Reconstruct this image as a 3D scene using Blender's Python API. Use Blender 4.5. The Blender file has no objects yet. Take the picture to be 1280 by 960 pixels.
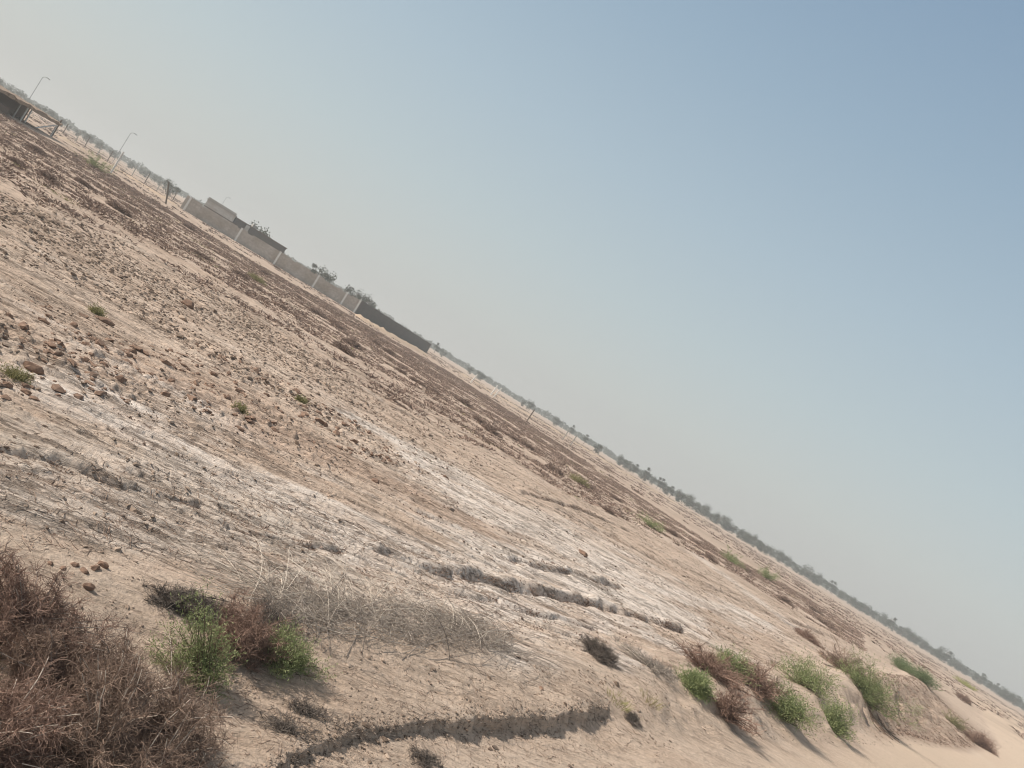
import bpy, math, random
import numpy as np
from mathutils import Vector, Matrix
R = math.radians
random.seed(7)
rng = np.random.default_rng(11)
S = bpy.context.scene
COL = S.collection

# ------------------------------------------------------------------ camera
CAM_H, FPX, ROLL, PITCH = 2.2, 1000.0, R(31.33), R(0.62)
cam_d = bpy.data.cameras.new('camera'); cam = bpy.data.objects.new('camera', cam_d); COL.objects.link(cam)
S.camera = cam
cam_d.sensor_width = 36; cam_d.lens = 36 * FPX / 1280; cam_d.clip_start = 0.05; cam_d.clip_end = 9000
fwd = Vector((0, math.cos(PITCH), math.sin(PITCH))); rt0 = Vector((1, 0, 0)); up0 = rt0.cross(fwd)
CR = rt0 * math.cos(ROLL) + up0 * math.sin(ROLL)
CU = -rt0 * math.sin(ROLL) + up0 * math.cos(ROLL)
cam.matrix_world = Matrix(((CR.x, CU.x, -fwd.x, 0), (CR.y, CU.y, -fwd.y, 0), (CR.z, CU.z, -fwd.z, CAM_H), (0, 0, 0, 1)))

# ------------------------------------------------------------------ light
SUN_EL = R(39); SUN_AZ = R(264)                       # sun behind the viewer's left shoulder
sunv = Vector((math.sin(SUN_AZ) * math.cos(SUN_EL), math.cos(SUN_AZ) * math.cos(SUN_EL), math.sin(SUN_EL)))
ld = bpy.data.lights.new('sun', 'SUN'); ld.energy = 5.0; ld.angle = R(0.6); ld.color = (1, .93, .83)
sun = bpy.data.objects.new('sun', ld); COL.objects.link(sun)
sun.rotation_euler = (-sunv).to_track_quat('-Z', 'Y').to_euler()
W = bpy.data.worlds.new('World'); S.world = W; W.use_nodes = True
nt = W.node_tree; nt.nodes.clear()
N = nt.nodes.new; L = nt.links.new
out = N('ShaderNodeOutputWorld'); bg = N('ShaderNodeBackground'); bg.inputs[1].default_value = 0.10
sky = N('ShaderNodeTexSky'); sky.sky_type = 'NISHITA'; sky.sun_disc = False
sky.sun_elevation = SUN_EL; sky.sun_rotation = SUN_AZ; sky.dust_density = 4.0; sky.ozone_density = 1.5
tc = N('ShaderNodeTexCoord'); sp = N('ShaderNodeSeparateXYZ'); L(tc.outputs['Generated'], sp.inputs[0])
rp = N('ShaderNodeValToRGB'); L(sp.outputs['Z'], rp.inputs[0])       # dusty air over the plain, clearer higher up; unseen top stops greyed to cut blue fill
el = rp.color_ramp.elements
stops = [(0.0, (.555, .56, .54)), (.07, (.545, .58, .565)), (.17, (.485, .565, .585)), (.30, (.405, .51, .58)), (.45, (.31, .425, .53)), (.60, (.23, .34, .47)), (.75, (.34, .37, .41)), (1.0, (.43, .41, .385))]
for i, (p, c) in enumerate(stops):
    e = el[i] if i < 2 else el.new(p)
    e.position = p; e.color = (*c, 1)
sc_ = N('ShaderNodeVectorMath'); sc_.operation = 'SCALE'; sc_.inputs['Scale'].default_value = 10.0; L(rp.outputs[0], sc_.inputs[0])
mx = N('ShaderNodeMix'); mx.data_type = 'RGBA'; mx.inputs[0].default_value = 0.88
L(sky.outputs[0], mx.inputs[6]); L(sc_.outputs[0], mx.inputs[7]); L(mx.outputs[2], bg.inputs[0]); L(bg.outputs[0], out.inputs[0])
S.view_settings.view_transform = 'Standard'; S.view_settings.look = 'None'
S.view_settings.exposure = 0.12; S.view_settings.gamma = 1.0
S.render.engine = 'CYCLES'
S.cycles.use_denoising = True; S.cycles.filter_width = 1.1
S.cycles.max_bounces = 5; S.cycles.volume_bounces = 0; S.cycles.diffuse_bounces = 3

# ------------------------------------------------------------------ noise
def _hash(ix, iy, seed):
    h = (ix.astype(np.int64) * 374761393 + iy.astype(np.int64) * 668265263 + seed * 982451653) & 0x7fffffff
    h = ((h ^ (h >> 13)) * 1274126177) & 0x7fffffff
    h = ((h ^ (h >> 16)) * 1103515245) & 0x7fffffff
    return (h ^ (h >> 11)) & 0xffff
def noise(x, y, seed=0):
    x = np.asarray(x, float); y = np.asarray(y, float)
    ix = np.floor(x); iy = np.floor(y); fx = x - ix; fy = y - iy
    u = fx * fx * fx * (fx * (fx * 6 - 15) + 10); v = fy * fy * fy * (fy * (fy * 6 - 15) + 10)
    def g(dx, dy):
        a = _hash(ix + dx, iy + dy, seed) * (2 * np.pi / 65536)
        return np.cos(a) * (fx - dx) + np.sin(a) * (fy - dy)
    a = g(0, 0) * (1 - u) + g(1, 0) * u; b = g(0, 1) * (1 - u) + g(1, 1) * u
    return (a * (1 - v) + b * v) * 1.5
def fbm(x, y, seed=0, o=3, gain=.5):
    r = 0; a = 1; f = 1
    for i in range(o):
        r = r + a * noise(x * f, y * f, seed + i * 17); a *= gain; f *= 2.03
    return r
def sst(a, b, x):
    t = np.clip((x - a) / (b - a), 0, 1); return t * t * (3 - 2 * t)

# ------------------------------------------------------------------ terrain
EX, EY = .672, .741                                     # direction of the track beside the plain
def tw(x, y): return x * EX + y * EY, x * EY - y * EX
TT = [-6, 0, 3, 7, 12, 17, 25, 33, 41, 60, 120]
CW = [-4.4, -4.5, -4.35, -4.0, -4.3, -4.6, -5.9, -7.0, -7.9, -10.5, -22]      # bank edge
BW = [-3.2, -3.2, -3.1, -3.0, -3.2, -3.6, -4.6, -4.9, -4.7, -5.6, -16]       # bank foot
TH = [-.05, -.08, -.10, -.10, -.14, -.22, -.45, -.62, -.66, -.6, -.1]         # track level
BH = [.02, .04, .06, .10, .14, .20, .34, .42, .40, .25, 0]                    # crest above plain
def masks(x, y):
    t, w = tw(x, y)
    return t, w, np.interp(t, TT, CW), np.interp(t, TT, BW), np.interp(t, TT, TH), np.interp(t, TT, BH)
def P0(px, py, z=0.0):
    d = fwd + CR * ((px - 640) / FPX) - CU * ((py - 480) / FPX); k = (z - CAM_H) / d.z
    return d.x * k, d.y * k
FURROW_PX = [([(478, 694), (560, 722), (640, 736), (740, 757), (852, 788)], .085, .10), ([(640, 702), (700, 713), (772, 735)], .06, .09), ([(655, 617), (720, 636), (785, 664)], .07, .13),
    ([(-20, 556), (60, 577), (160, 612), (245, 626)], .028, .05), ([(20, 590), (120, 622), (170, 640)], .02, .04), ([(560, 742), (640, 765), (740, 790)], .035, .07), ([(230, 640), (330, 672), (430, 690)], .03, .05),
    ([(60, 268), (150, 318), (260, 385), (420, 470), (560, 545)], .06, .16), ([(150, 300), (300, 385), (470, 480), (700, 610)], .07, .25), ([(700, 640), (860, 720), (1010, 792)], .08, .22), ([(0, 300), (130, 370), (250, 440)], .04, .09),
    ([(840, 700), (960, 765), (1050, 800)], .08, .25), ([(380, 560), (520, 640), (640, 690)], .025, .06), ([(800, 640), (900, 700), (1040, 775)], .10, .4), ([(500, 600), (600, 650), (700, 690)], .02, .05)]
FURROWS = []
for pl, a_, s_ in FURROW_PX:
    q_ = [P0(*p_) for p_ in pl]
    for u_, v_ in zip(q_[:-1], q_[1:]): FURROWS.append((*u_, *v_, a_, s_))
_c = [tw(*P0(*p_)) for p_ in [(300, 985), (350, 950), (400, 924), (440, 905), (480, 898), (560, 897), (640, 896), (700, 896), (765, 893)]]
CRACK_T = [p_[0] for p_ in _c]; CRACK_W = [p_[1] for p_ in _c]
def H(x, y, detail=True):
    x = np.asarray(x, float); y = np.asarray(y, float)
    t, w, cw, bw, th, bh = masks(x, y)
    r = np.hypot(x, y)
    far = np.exp(-r / 60.0); near = np.exp(-r / 14.0)
    ww = w + .22 * fbm(t * .9, w * .9, 5, 3)
    front = sst(cw, bw, ww)                              # 0 plain .. 1 foot of bank
    crest = bh * np.exp(-((ww - cw) / .9) ** 2) * (1 - .6 * front)
    z = crest + th * front
    z = z + .07 * fbm(x / 6, y / 6, 9, 2) * far + .05 * fbm(x / 17, y / 17, 3, 2) * np.exp(-r / 120.)
    z = z + .12 * np.exp(-((w + 10) / 1.0) ** 2) * 0
    # the little wind-cut scarp in the near bank
    sw = np.interp(t, CRACK_T, CRACK_W) + .055 * fbm(t * 2.0, 7.3, 21, 3) + .03 * fbm(t * 8, w * 8, 22, 3)
    on = sst(1.9, 2.6, t) * sst(7.9, 7.0, t) * (.55 + .45 * sst(4.3, 5.2, t))
    z = z - .085 * on * sst(sw - .012, sw + .02, w) * (1 - sst(sw + .45, sw + 2.2, w) * .75) + .045 * on * np.exp(-((w - sw + .12) / .16) ** 2)
    sw2 = -2.15 + .12 * fbm(t * .8, 4.4, 31, 2) + .02 * fbm(t * 9, w * 9, 32, 3)
    on2 = sst(2.6, 3.3, t) * sst(7.6, 6.2, t)
    z = z - .07 * on2 * sst(sw2 - .02, sw2 + .03, w) * (1 - sst(sw2 + .3, sw2 + 1.5, w))
    # furrows running beside the track on the plain
    plain = 1 - sst(cw - .5, cw, ww)
    brk = .6 + .4 * sst(-.3, .3, fbm(t * .5, w * .3, 43, 2))
    jx = x + .10 * fbm(x * 1.1, y * 1.1, 45, 3); jy = y + .10 * fbm(x * 1.1, y * 1.1, 47, 3)
    zf = 0 * r
    if np.min(r) < 90:
        for (ax, ay, bx, by, a, s) in FURROWS:
            dx, dy = bx - ax, by - ay; l = math.hypot(dx, dy); dx /= l; dy /= l
            al = (jx - ax) * dx + (jy - ay) * dy; dd = (jx - ax) * dy - (jy - ay) * dx
            e = sst(-.25 * s / .1, 0, al) * sst(l + .25 * s / .1, l, al)
            c = a * brk * e * (.8 * np.exp(-((dd + s) / s) ** 2) - np.exp(-((dd - s * .5) / (s * .7)) ** 2))
            zf = np.where(np.abs(c) > np.abs(zf), c, zf)
        z = z + 1.3 * zf * (.85 + .35 * noise(t * 2.5, w * 3, 48))
    if detail:
        rough = .35 + .65 * sst(-.3, .5, fbm(t * .25, w * .6, 51, 2))
        clody = clod_zone(x, y)
        track = front * (1 - .2 * near)
        k = (1 - .55 * track * sst(8.5, 11, t)) * (.55 + .45 * plain)
        u = x * .927 + y * .375; v = y * .927 - x * .375          # the wind and the plough leave everything long in this direction
        u = u + .12 * fbm(x * 1.2, y * 1.2, 59, 2); v = v + .06 * fbm(x * 1.2, y * 1.2, 60, 2)
        f1 = fbm(u / .42, v / .10, 61, 3); f2 = fbm(u / .16, v / .05, 65, 2); f0 = fbm(u / 1.3, v / .24, 68, 3)
        if len(np.shape(x)): rough = rough * (1 - .65 * np.clip(strokes(SALT, x, y), 0, 1))
        flat = .55 + .45 * plain
        z = z + k * rough * flat * (.009 * f1 + .017 * sst(.08, .15, f1)) * np.exp(-r / 40) + k * .009 * sst(.10, .22, f2) * np.exp(-r / 18) * flat
        z = z + flat * k * (.026 * sst(.12, .19, f0) + .020 * sst(.05, .11, fbm(u / 2.4, v / .34, 69, 3))) * np.exp(-r / 60)
        z = z + plain * clody * .07 * np.maximum(fbm(x / .16, y / .16, 71, 3) - .15, 0)
        z = z + (1 - front) * .02 * np.maximum(fbm(x / .5, y / .5, 77, 2), 0) * sst(14, 24, r) * np.exp(-r / 90)
        # rills on the eroded face further along
        face = front * (1 - front) * 4 * sst(19, 27, t) * sst(62, 50, t)
        z = z + face * (.16 * fbm(t / .4, w / 1.0, 81, 3) + .08 * noise(t / .15, w / .3, 83))
        z = z + front * (1 - front) * 4 * .02 * fbm(t / .2, w / .2, 86, 2) * sst(7, 10, t)
    return z
def ray(px, py):
    return (fwd + CR * ((px - 640) / FPX) - CU * ((py - 480) / FPX))
def clod_zone(x, y): return 0.0
def P(px, py, dz=0.0):
    d = ray(px, py); z = dz; 
    for _ in range(14):
        if d.z > -0.004: k = 400
        else: k = (z - CAM_H) / d.z
        x, y = d.x * k, d.y * k
        z = .5 * z + .5 * (float(H(x, y, False)) + dz)
    return Vector((x, y, float(H(x, y, False))))
def PD(px, py, dist):
    d = ray(px, py); k = dist / d.y
    return Vector((d.x * k, d.y * k, float(H(d.x * k, d.y * k, False))))

def seg(x, y, a, b, wd):
    ax, ay, bx, by = a[0], a[1], b[0], b[1]
    l2 = (bx - ax) ** 2 + (by - ay) ** 2
    u = np.clip(((x - ax) * (bx - ax) + (y - ay) * (by - ay)) / l2, 0, 1)
    return np.exp(-(((x - ax - u * (bx - ax)) ** 2 + (y - ay - u * (by - ay)) ** 2) / wd ** 2))
_cz = [(P(-40, 400), P(120, 460), 1.3), (P(120, 460), P(340, 530), 1.3), (P(260, 440), P(470, 560), 1.6)]
def clod_zone(x, y):
    m = 0
    for a, b, wd in _cz: m = np.maximum(m, seg(x, y, a, b, wd))
    return m

_SC = {}
def strokes(lst, x, y):
    m = 0
    for e in lst:
        if e not in _SC: _SC[e] = (tuple(P0(*e[0])), tuple(P0(*e[1])))
        m = np.maximum(m, e[3] * seg(x, y, *_SC[e], e[2]))
    return m
SALT = [((200, 590), (480, 690), .9, .7), ((480, 700), (720, 790), .7, .8), ((500, 560), (700, 660), 1.2, .8), ((600, 690), (860, 770), 1.0, .85), ((520, 600), (900, 760), 1.0, .7), ((430, 640), (620, 730), .6, .7), ((60, 600), (300, 680), .6, .55), ((300, 600), (520, 690), .7, .5), ((80, 500), (240, 560), .7, .6), ((470, 540), (610, 640), .8, 1.), ((560, 610), (760, 720), .7, 1.), ((740, 710), (960, 780), .8, .8), ((640, 760), (830, 800), .5, .8), ((880, 700), (1000, 790), 1.2, .6),
        ((120, 460), (260, 520), .7, .45), ((300, 640), (700, 800), .8, .6), ((380, 700), (620, 800), .55, .7), ((150, 560), (330, 640), .5, .6), ((1235, 930), (1300, 980), 1.0, 1.), ((0, 470), (130, 500), .4, .5), ((640, 640), (800, 700), 1.2, .5)]
GREY = [((-60, 540), (250, 640), 1.0, .8), ((200, 600), (420, 700), .9, .8), ((0, 620), (180, 680), .5, .6), ((650, 600), (900, 760), .8, .6)]
RED = [((250, 500), (560, 650), .9, .8), ((400, 560), (620, 670), .8, .9), ((20, 400), (300, 500), 1.2, .45), ((600, 740), (840, 800), .5, .5), ((700, 640), (950, 800), 1.6, .5), ((90, 250), (500, 480), 3., .45)]

# ------------------------------------------------------------------ materials
def new_mat(name):
    m = bpy.data.materials.new(name); m.use_nodes = True
    n = m.node_tree; b = n.nodes['Principled BSDF']; b.inputs['Roughness'].default_value = .9
    b.inputs['Specular IOR Level'].default_value = .15
    return m, n, b
def ramp(n, fac, stops):
    r = n.nodes.new('ShaderNodeValToRGB'); n.links.new(fac, r.inputs[0])
    for i, (p, c) in enumerate(stops):
        e = r.color_ramp.elements[i] if i < 2 else r.color_ramp.elements.new(p)
        e.position = p; e.color = (*c, 1) if len(c) == 3 else c
    return r.outputs[0]
def mixc(n, fac, a, b, mode='MIX'):
    m = n.nodes.new('ShaderNodeMix'); m.data_type = 'RGBA'; m.blend_type = mode
    for s, v in ((0, fac), (6, a), (7, b)):
        if isinstance(v, (int, float)): m.inputs[s].default_value = v
        elif isinstance(v, tuple): m.inputs[s].default_value = (*v, 1)
        else: n.links.new(v, m.inputs[s])
    return m.outputs[2]
def mth(n, op, a, b=None, clamp=False):
    m = n.nodes.new('ShaderNodeMath'); m.operation = op; m.use_clamp = clamp
    for s, v in ((0, a), (1, b)):
        if v is None: continue
        if isinstance(v, (int, float)): m.inputs[s].default_value = v
        else: n.links.new(v, m.inputs[s])
    return m.outputs[0]
def ntex(n, vec, scale, detail=4, rough=.6):
    t = n.nodes.new('ShaderNodeTexNoise'); t.inputs['Scale'].default_value = scale
    t.inputs['Detail'].default_value = detail; t.inputs['Roughness'].default_value = rough
    n.links.new(vec, t.inputs['Vector']); return t.outputs['Fac']
def bump(n, b, h, strength, dist):
    u = n.nodes.new('ShaderNodeBump'); u.inputs['Strength'].default_value = strength; u.inputs['Distance'].default_value = dist
    n.links.new(h, u.inputs['Height']); n.links.new(u.outputs[0], b.inputs['Normal'])

def twig_mat(name, c1, c2, rough=.85):
    m, n, b = new_mat(name)
    g = n.nodes.new('ShaderNodeNewGeometry')
    c = ramp(n, g.outputs['Random Per Island'], [(0, c1), (1, c2)])
    n.links.new(c, b.inputs['Base Color']); b.inputs['Roughness'].default_value = rough
    return m
def leaf_mat(name, c1, c2, c3=None):
    m, n, b = new_mat(name)
    g = n.nodes.new('ShaderNodeNewGeometry')
    st = [(0, c1), (1, c2)] if not c3 else [(0, c1), (1, c3), (.6, c2)]
    c = ramp(n, g.outputs['Random Per Island'], st)
    n.links.new(c, b.inputs['Base Color'])
    t = n.nodes.new('ShaderNodeBsdfTranslucent'); n.links.new(c, t.inputs[0])
    mx = n.nodes.new('ShaderNodeMixShader'); mx.inputs[0].default_value = .25
    n.links.new(b.outputs[0], mx.inputs[1]); n.links.new(t.outputs[0], mx.inputs[2])
    n.links.new(mx.outputs[0], n.nodes['Material Output'].inputs[0])
    return m
M = {}
M['dry_brown'] = twig_mat('dry_brown_twigs', (.095, .064, .05), (.38, .27, .205))
M['dry_red'] = twig_mat('dry_reddish_twigs', (.12, .075, .058), (.39, .26, .20))
M['dry_grey'] = twig_mat('dry_grey_twigs', (.13, .11, .095), (.40, .34, .29))
M['dark_grey'] = twig_mat('dark_grey_twigs', (.075, .062, .054), (.24, .20, .17))
M['pale'] = twig_mat('pale_bleached_twigs', (.36, .30, .25), (.66, .57, .48))
M['straw'] = twig_mat('straw_twigs', (.22, .19, .09), (.42, .36, .17))
M['bark'] = twig_mat('brown_bark', (.11, .075, .055), (.19, .135, .10))
M['green'] = leaf_mat('grey_green_leaves', (.13, .165, .07), (.26, .30, .14), (.38, .40, .20))
M['green2'] = leaf_mat('fresh_green_leaves', (.16, .19, .08), (.28, .32, .15), (.40, .41, .22))
M['green3'] = leaf_mat('dull_green_leaves', (.09, .125, .06), (.17, .22, .105), (.26, .30, .15))
M['yellow'] = leaf_mat('yellow_green_grass', (.26, .27, .07), (.42, .40, .14))
M['olive'] = leaf_mat('olive_scrub_leaves', (.20, .19, .09), (.34, .31, .16))
M['tree'] = leaf_mat('tree_leaves', (.03, .035, .021), (.06, .065, .038), (.095, .098, .058))
M['scrub'] = twig_mat('brown_scrub_twigs', (.15, .104, .084), (.34, .245, .195))
M['soil'], _n, _b = new_mat('clod_soil')
_g = _n.nodes.new('ShaderNodeNewGeometry'); _n.links.new(ramp(_n, _g.outputs['Random Per Island'], [(0, (.14, .10, .075)), (1, (.42, .325, .255))]), _b.inputs['Base Color'])
_b.inputs['Roughness'].default_value = 1
def block_mat(name, ca, cb, mort, sx=.40, sz=.20):
    m, n, b = new_mat(name)
    t = n.nodes.new('ShaderNodeTexCoord'); br = n.nodes.new('ShaderNodeTexBrick')
    br.inputs['Scale'].default_value = 1; br.inputs['Brick Width'].default_value = sx; br.inputs['Row Height'].default_value = sz
    br.inputs['Mortar Size'].default_value = .012
    br.inputs['Color1'].default_value = (*ca, 1); br.inputs['Color2'].default_value = (*cb, 1); br.inputs['Mortar'].default_value = (*mort, 1)
    s = n.nodes.new('ShaderNodeSeparateXYZ'); c = n.nodes.new('ShaderNodeCombineXYZ')
    n.links.new(t.outputs['Object'], s.inputs[0]); n.links.new(s.outputs['X'], c.inputs[0]); n.links.new(s.outputs['Z'], c.inputs[1])
    n.links.new(c.outputs[0], br.inputs['Vector'])
    st = ntex(n, t.outputs['Object'], .5, 5); st2 = ntex(n, t.outputs['Object'], 3, 4)
    col = mixc(n, ramp(n, st, [(.38, (0, 0, 0)), (.62, (.6, .6, .6))]), br.outputs['Color'], (.30, .24, .18) if ca[0] > .2 else (.12, .10, .09))
    col = mixc(n, ramp(n, st2, [(.35, (0, 0, 0)), (.7, (.35, .35, .35))]), col, (.16, .13, .11))
    n.links.new(col, b.inputs['Base Color']); return m
M['block'] = block_mat('sunlit_toned_block_masonry', (.52, .47, .42), (.42, .38, .34), (.48, .43, .38))  # paled so the wall reads as sunlit though it faces off the sun
M['darkblock'] = block_mat('dark_shade_block_masonry', (.10, .088, .08), (.075, .067, .062), (.09, .08, .072))  # dark shed and coping; on the receding wall the shade is in the colour
M['palewall'] = block_mat('pale_block_masonry', (.60, .58, .55), (.52, .50, .47), (.56, .53, .49))
def plain_mat(name, c, c2=None, s=6):
    m, n, b = new_mat(name); t = n.nodes.new('ShaderNodeTexCoord')
    f = ntex(n, t.outputs['Object'], s, 5)
    n.links.new(ramp(n, f, [(.3, c2 or tuple(v * .7 for v in c)), (.7, c)]), b.inputs['Base Color']); return m
M['white'] = plain_mat('weathered_white_concrete', (.78, .76, .72))
M['concrete'] = plain_mat('concrete', (.42, .39, .35))
M['steel'] = plain_mat('grey_painted_steel', (.35, .36, .36)); M['wood'] = plain_mat('weathered_wood', (.17, .13, .10))
M['mud'] = plain_mat('mud_roof', (.36, .27, .20), (.16, .11, .08), 2); M['mudwall'] = plain_mat('dark_mud_wall', (.15, .10, .075)); M['dark'] = plain_mat('dark_opening', (.03, .027, .025))
M['red'] = plain_mat('rust_red_iron', (.20, .09, .06))

# ------------------------------------------------------------------ object helpers
def tag(o, label=None, cat=None, group=None, kind=None):
    if label: o['label'] = label
    if cat: o['category'] = cat
    if group: o['group'] = group
    if kind: o['kind'] = kind
    return o
def empty(name, loc, rz=0.0):
    o = bpy.data.objects.new(name, None); COL.objects.link(o); o.location = loc; o.rotation_euler = (0, 0, rz)
    o.empty_display_size = .2; return o
def mesh_obj(name, V, F, mat, parent=None, smooth=False, loc=None):
    V = np.asarray(V, np.float32).reshape(-1, 3); F = np.asarray(F, np.int32)
    me = bpy.data.meshes.new(name); k = F.shape[1]
    me.vertices.add(len(V)); me.vertices.foreach_set('co', V.ravel())
    me.loops.add(F.size); me.loops.foreach_set('vertex_index', F.ravel())
    me.polygons.add(len(F)); me.polygons.foreach_set('loop_start', np.arange(0, F.size, k, dtype=np.int32))
    me.update(calc_edges=True)
    me.polygons.foreach_set('use_smooth', np.full(len(F), bool(smooth)))
    if mat: me.materials.append(mat)
    o = bpy.data.objects.new(name, me); COL.objects.link(o); o.parent = parent
    if loc is not None: o.location = loc
    return o
def copy_tree(o, parent=None):
    c = o.copy(); COL.objects.link(c); c.parent = parent
    for ch in o.children: copy_tree(ch, c)
    return c
def unit(a): return a / np.maximum(np.linalg.norm(a, axis=-1, keepdims=True), 1e-9)
def tubes(Pt, Rd, sides=3):
    """Pt (N,K,3) polylines, Rd (N,K) radii -> verts, quads"""
    n, k, _ = Pt.shape
    T = unit(np.gradient(Pt, axis=1))
    ref = np.where(np.abs(T[..., 2:3]) > .9, np.array([1., 0, 0]), np.array([0, 0, 1.]))
    A = unit(np.cross(T, ref)); B = np.cross(T, A)
    ang = np.arange(sides) * 2 * np.pi / sides
    V = Pt[:, :, None, :] + Rd[:, :, None, None] * (A[:, :, None, :] * np.cos(ang)[None, None, :, None] + B[:, :, None, :] * np.sin(ang)[None, None, :, None])
    idx = np.arange(n * k * sides).reshape(n, k, sides)
    a = idx[:, :-1]; b = idx[:, 1:]
    F = np.stack([a, np.roll(a, -1, 2), np.roll(b, -1, 2), b], -1).reshape(-1, 4)
    return V.reshape(-1, 3), F
def walk(start, d0, length, k, curl, lift=0.0):
    n = len(start); P_ = np.zeros((n, k, 3)); P_[:, 0] = start; d = unit(d0)
    st = (np.asarray(length) / (k - 1)).reshape(-1, 1)
    for i in range(1, k):
        d = unit(d + curl * rng.normal(size=(n, 3)) + np.array([0, 0, lift])); P_[:, i] = P_[:, i - 1] + d * st
    return P_
def dome_targets(lobes, n, shell=.45):
    lob = np.array(lobes, float)
    w = lob[:, 3] * lob[:, 2] ** 2; i = rng.choice(len(lob), n, p=w / w.sum())
    d = unit(rng.normal(size=(n, 3))); d[:, 2] = np.abs(d[:, 2])
    r = rng.random(n) ** shell
    return np.stack([lob[i, 0] + d[:, 0] * r * lob[i, 2], lob[i, 1] + d[:, 1] * r * lob[i, 2], d[:, 2] * r * lob[i, 3]], 1)
def stems_for(lobes, n, k=8, wob=.05, base_r=.03, bases=None):
    T = dome_targets(lobes, n); u = np.linspace(0, 1, k)[None, :, None]
    if bases is None: b = np.concatenate([rng.normal(size=(n, 2)) * base_r, np.full((n, 1), -.02)], 1)
    else:
        bb = np.array(bases, float); b = np.concatenate([bb[np.argmin(((T[:, None, :2] - bb[None]) ** 2).sum(-1), 1)] + rng.normal(size=(n, 2)) * base_r, np.full((n, 1), -.02)], 1)
    mid = (b + T) / 2 + rng.normal(size=(n, 3)) * wob + (T - b) * np.array([-.12, -.12, .15])
    Pt = (1 - u) ** 2 * b[:, None] + 2 * u * (1 - u) * mid[:, None] + u ** 2 * T[:, None]
    Pt = Pt + np.cumsum(rng.normal(size=Pt.shape) * wob * .12, axis=1) * u
    return Pt
def shrub_dry(name, loc, lobes, nst, ntw, mat, stem_mat=None, th=.0022, tlen=.12, curl=.45, k=6, bases=None, up=.15, outw=.5):
    root = empty(name, loc)
    St = stems_for(lobes, nst, bases=bases)
    rr = th * 1.8 * np.linspace(1.3, .5, St.shape[1])[None] * rng.uniform(.7, 1.4, (nst, 1))
    V, F = tubes(St, rr, 4); mesh_obj('stem', V, F, stem_mat or mat, root, True)
    si = rng.integers(0, nst, ntw); uu = 1 - rng.random(ntw) ** 1.5 * .85; ki = np.minimum((uu * (St.shape[1] - 1)).astype(int), St.shape[1] - 1)
    s = St[si, ki]; cen = s * np.array([1, 1, .4]); d0 = unit(cen + 1e-4) * outw + rng.normal(size=(ntw, 3)) * .7 + np.array([0, 0, up])
    tl = tlen * rng.uniform(.35, 1.3, ntw)
    Tw = walk(s, d0, tl, k, curl); Tw[..., 2] = np.maximum(Tw[..., 2], .004)
    rt = th * np.linspace(1, .45, k)[None] * rng.uniform(.5, 1.25, (ntw, 1))
    V, F = tubes(Tw, rt, 3); mesh_obj('twigs', V, F, mat, root)
    return root
def blades(c, d, ln, wd):
    n = len(c); d = unit(d); side = unit(np.cross(d, rng.normal(size=(n, 3))))
    ln = np.asarray(ln).reshape(-1, 1); wd = np.asarray(wd).reshape(-1, 1)
    V = np.stack([c, c + d * ln * .5 + side * wd, c + d * ln, c + d * ln * .5 - side * wd], 1)
    return V.reshape(-1, 3), np.arange(n * 4).reshape(n, 4)
def shrub_leafy(name, loc, lobes, nst, nleaf, mat, stem_mat, ll=.03, lw=.004, th=.003, bases=None, spread=.05, up=.8, sprig=5):
    root = empty(name, loc)
    St = stems_for(lobes, nst, bases=bases)
    rr = th * np.linspace(1.3, .35, St.shape[1])[None] * rng.uniform(.7, 1.4, (nst, 1))
    V, F = tubes(St, rr, 4); mesh_obj('stem', V, F, stem_mat, root, True)
    ns = max(1, nleaf // 8)                                # sprigs carrying eight leaves each
    si = rng.integers(0, nst, ns); uu = 1 - rng.random(ns) ** 1.3 * .75; ki = (uu * (St.shape[1] - 1)).astype(int)
    s = St[si, ki] + rng.normal(size=(ns, 3)) * spread * .3
    d0 = unit(s * np.array([1, 1, .5]) + 1e-4) * .5 + rng.normal(size=(ns, 3)) * .5 + np.array([0, 0, up])
    Sp = walk(s, d0, spread * 2 * rng.uniform(.5, 1.4, ns), 9, .25)
    c = Sp[:, 1:].reshape(-1, 3); dd = unit(np.gradient(Sp, axis=1)[:, 1:].reshape(-1, 3)) + rng.normal(size=c.shape) * .55
    c[:, 2] = np.maximum(c[:, 2], .005)
    V, F = blades(c, dd, ll * rng.uniform(.6, 1.4, len(c)), lw * rng.uniform(.6, 1.3, len(c)))
    mesh_obj('foliage', V, F, mat, root)
    return root
def boxv(x0, x1, y0, y1, z0, z1):
    V = [(x, y, z) for z in (z0, z1) for x, y in ((x0, y0), (x1, y0), (x1, y1), (x0, y1))]
    F = [(3, 2, 1, 0), (4, 5, 6, 7), (0, 1, 5, 4), (1, 2, 6, 5), (2, 3, 7, 6), (3, 0, 4, 7)]
    return V, F
def boxes(name, lst, mat, parent=None):
    V = []; F = []
    for b in lst:
        v, f = boxv(*b); F += [tuple(i + len(V) for i in q) for q in f]; V += v
    return mesh_obj(name, V, F, mat, parent)
def line_tubes(name, lines, r, mat, parent=None, sides=6):
    Vs = []; Fs = []; o = 0
    for ln in lines:
        Pt = np.array([ln], float); V, F = tubes(Pt, np.full(Pt.shape[:2], r), sides); Vs.append(V); Fs.append(F + o); o += len(V)
    return mesh_obj(name, np.concatenate(Vs), np.concatenate(Fs), mat, parent, True)

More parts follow.
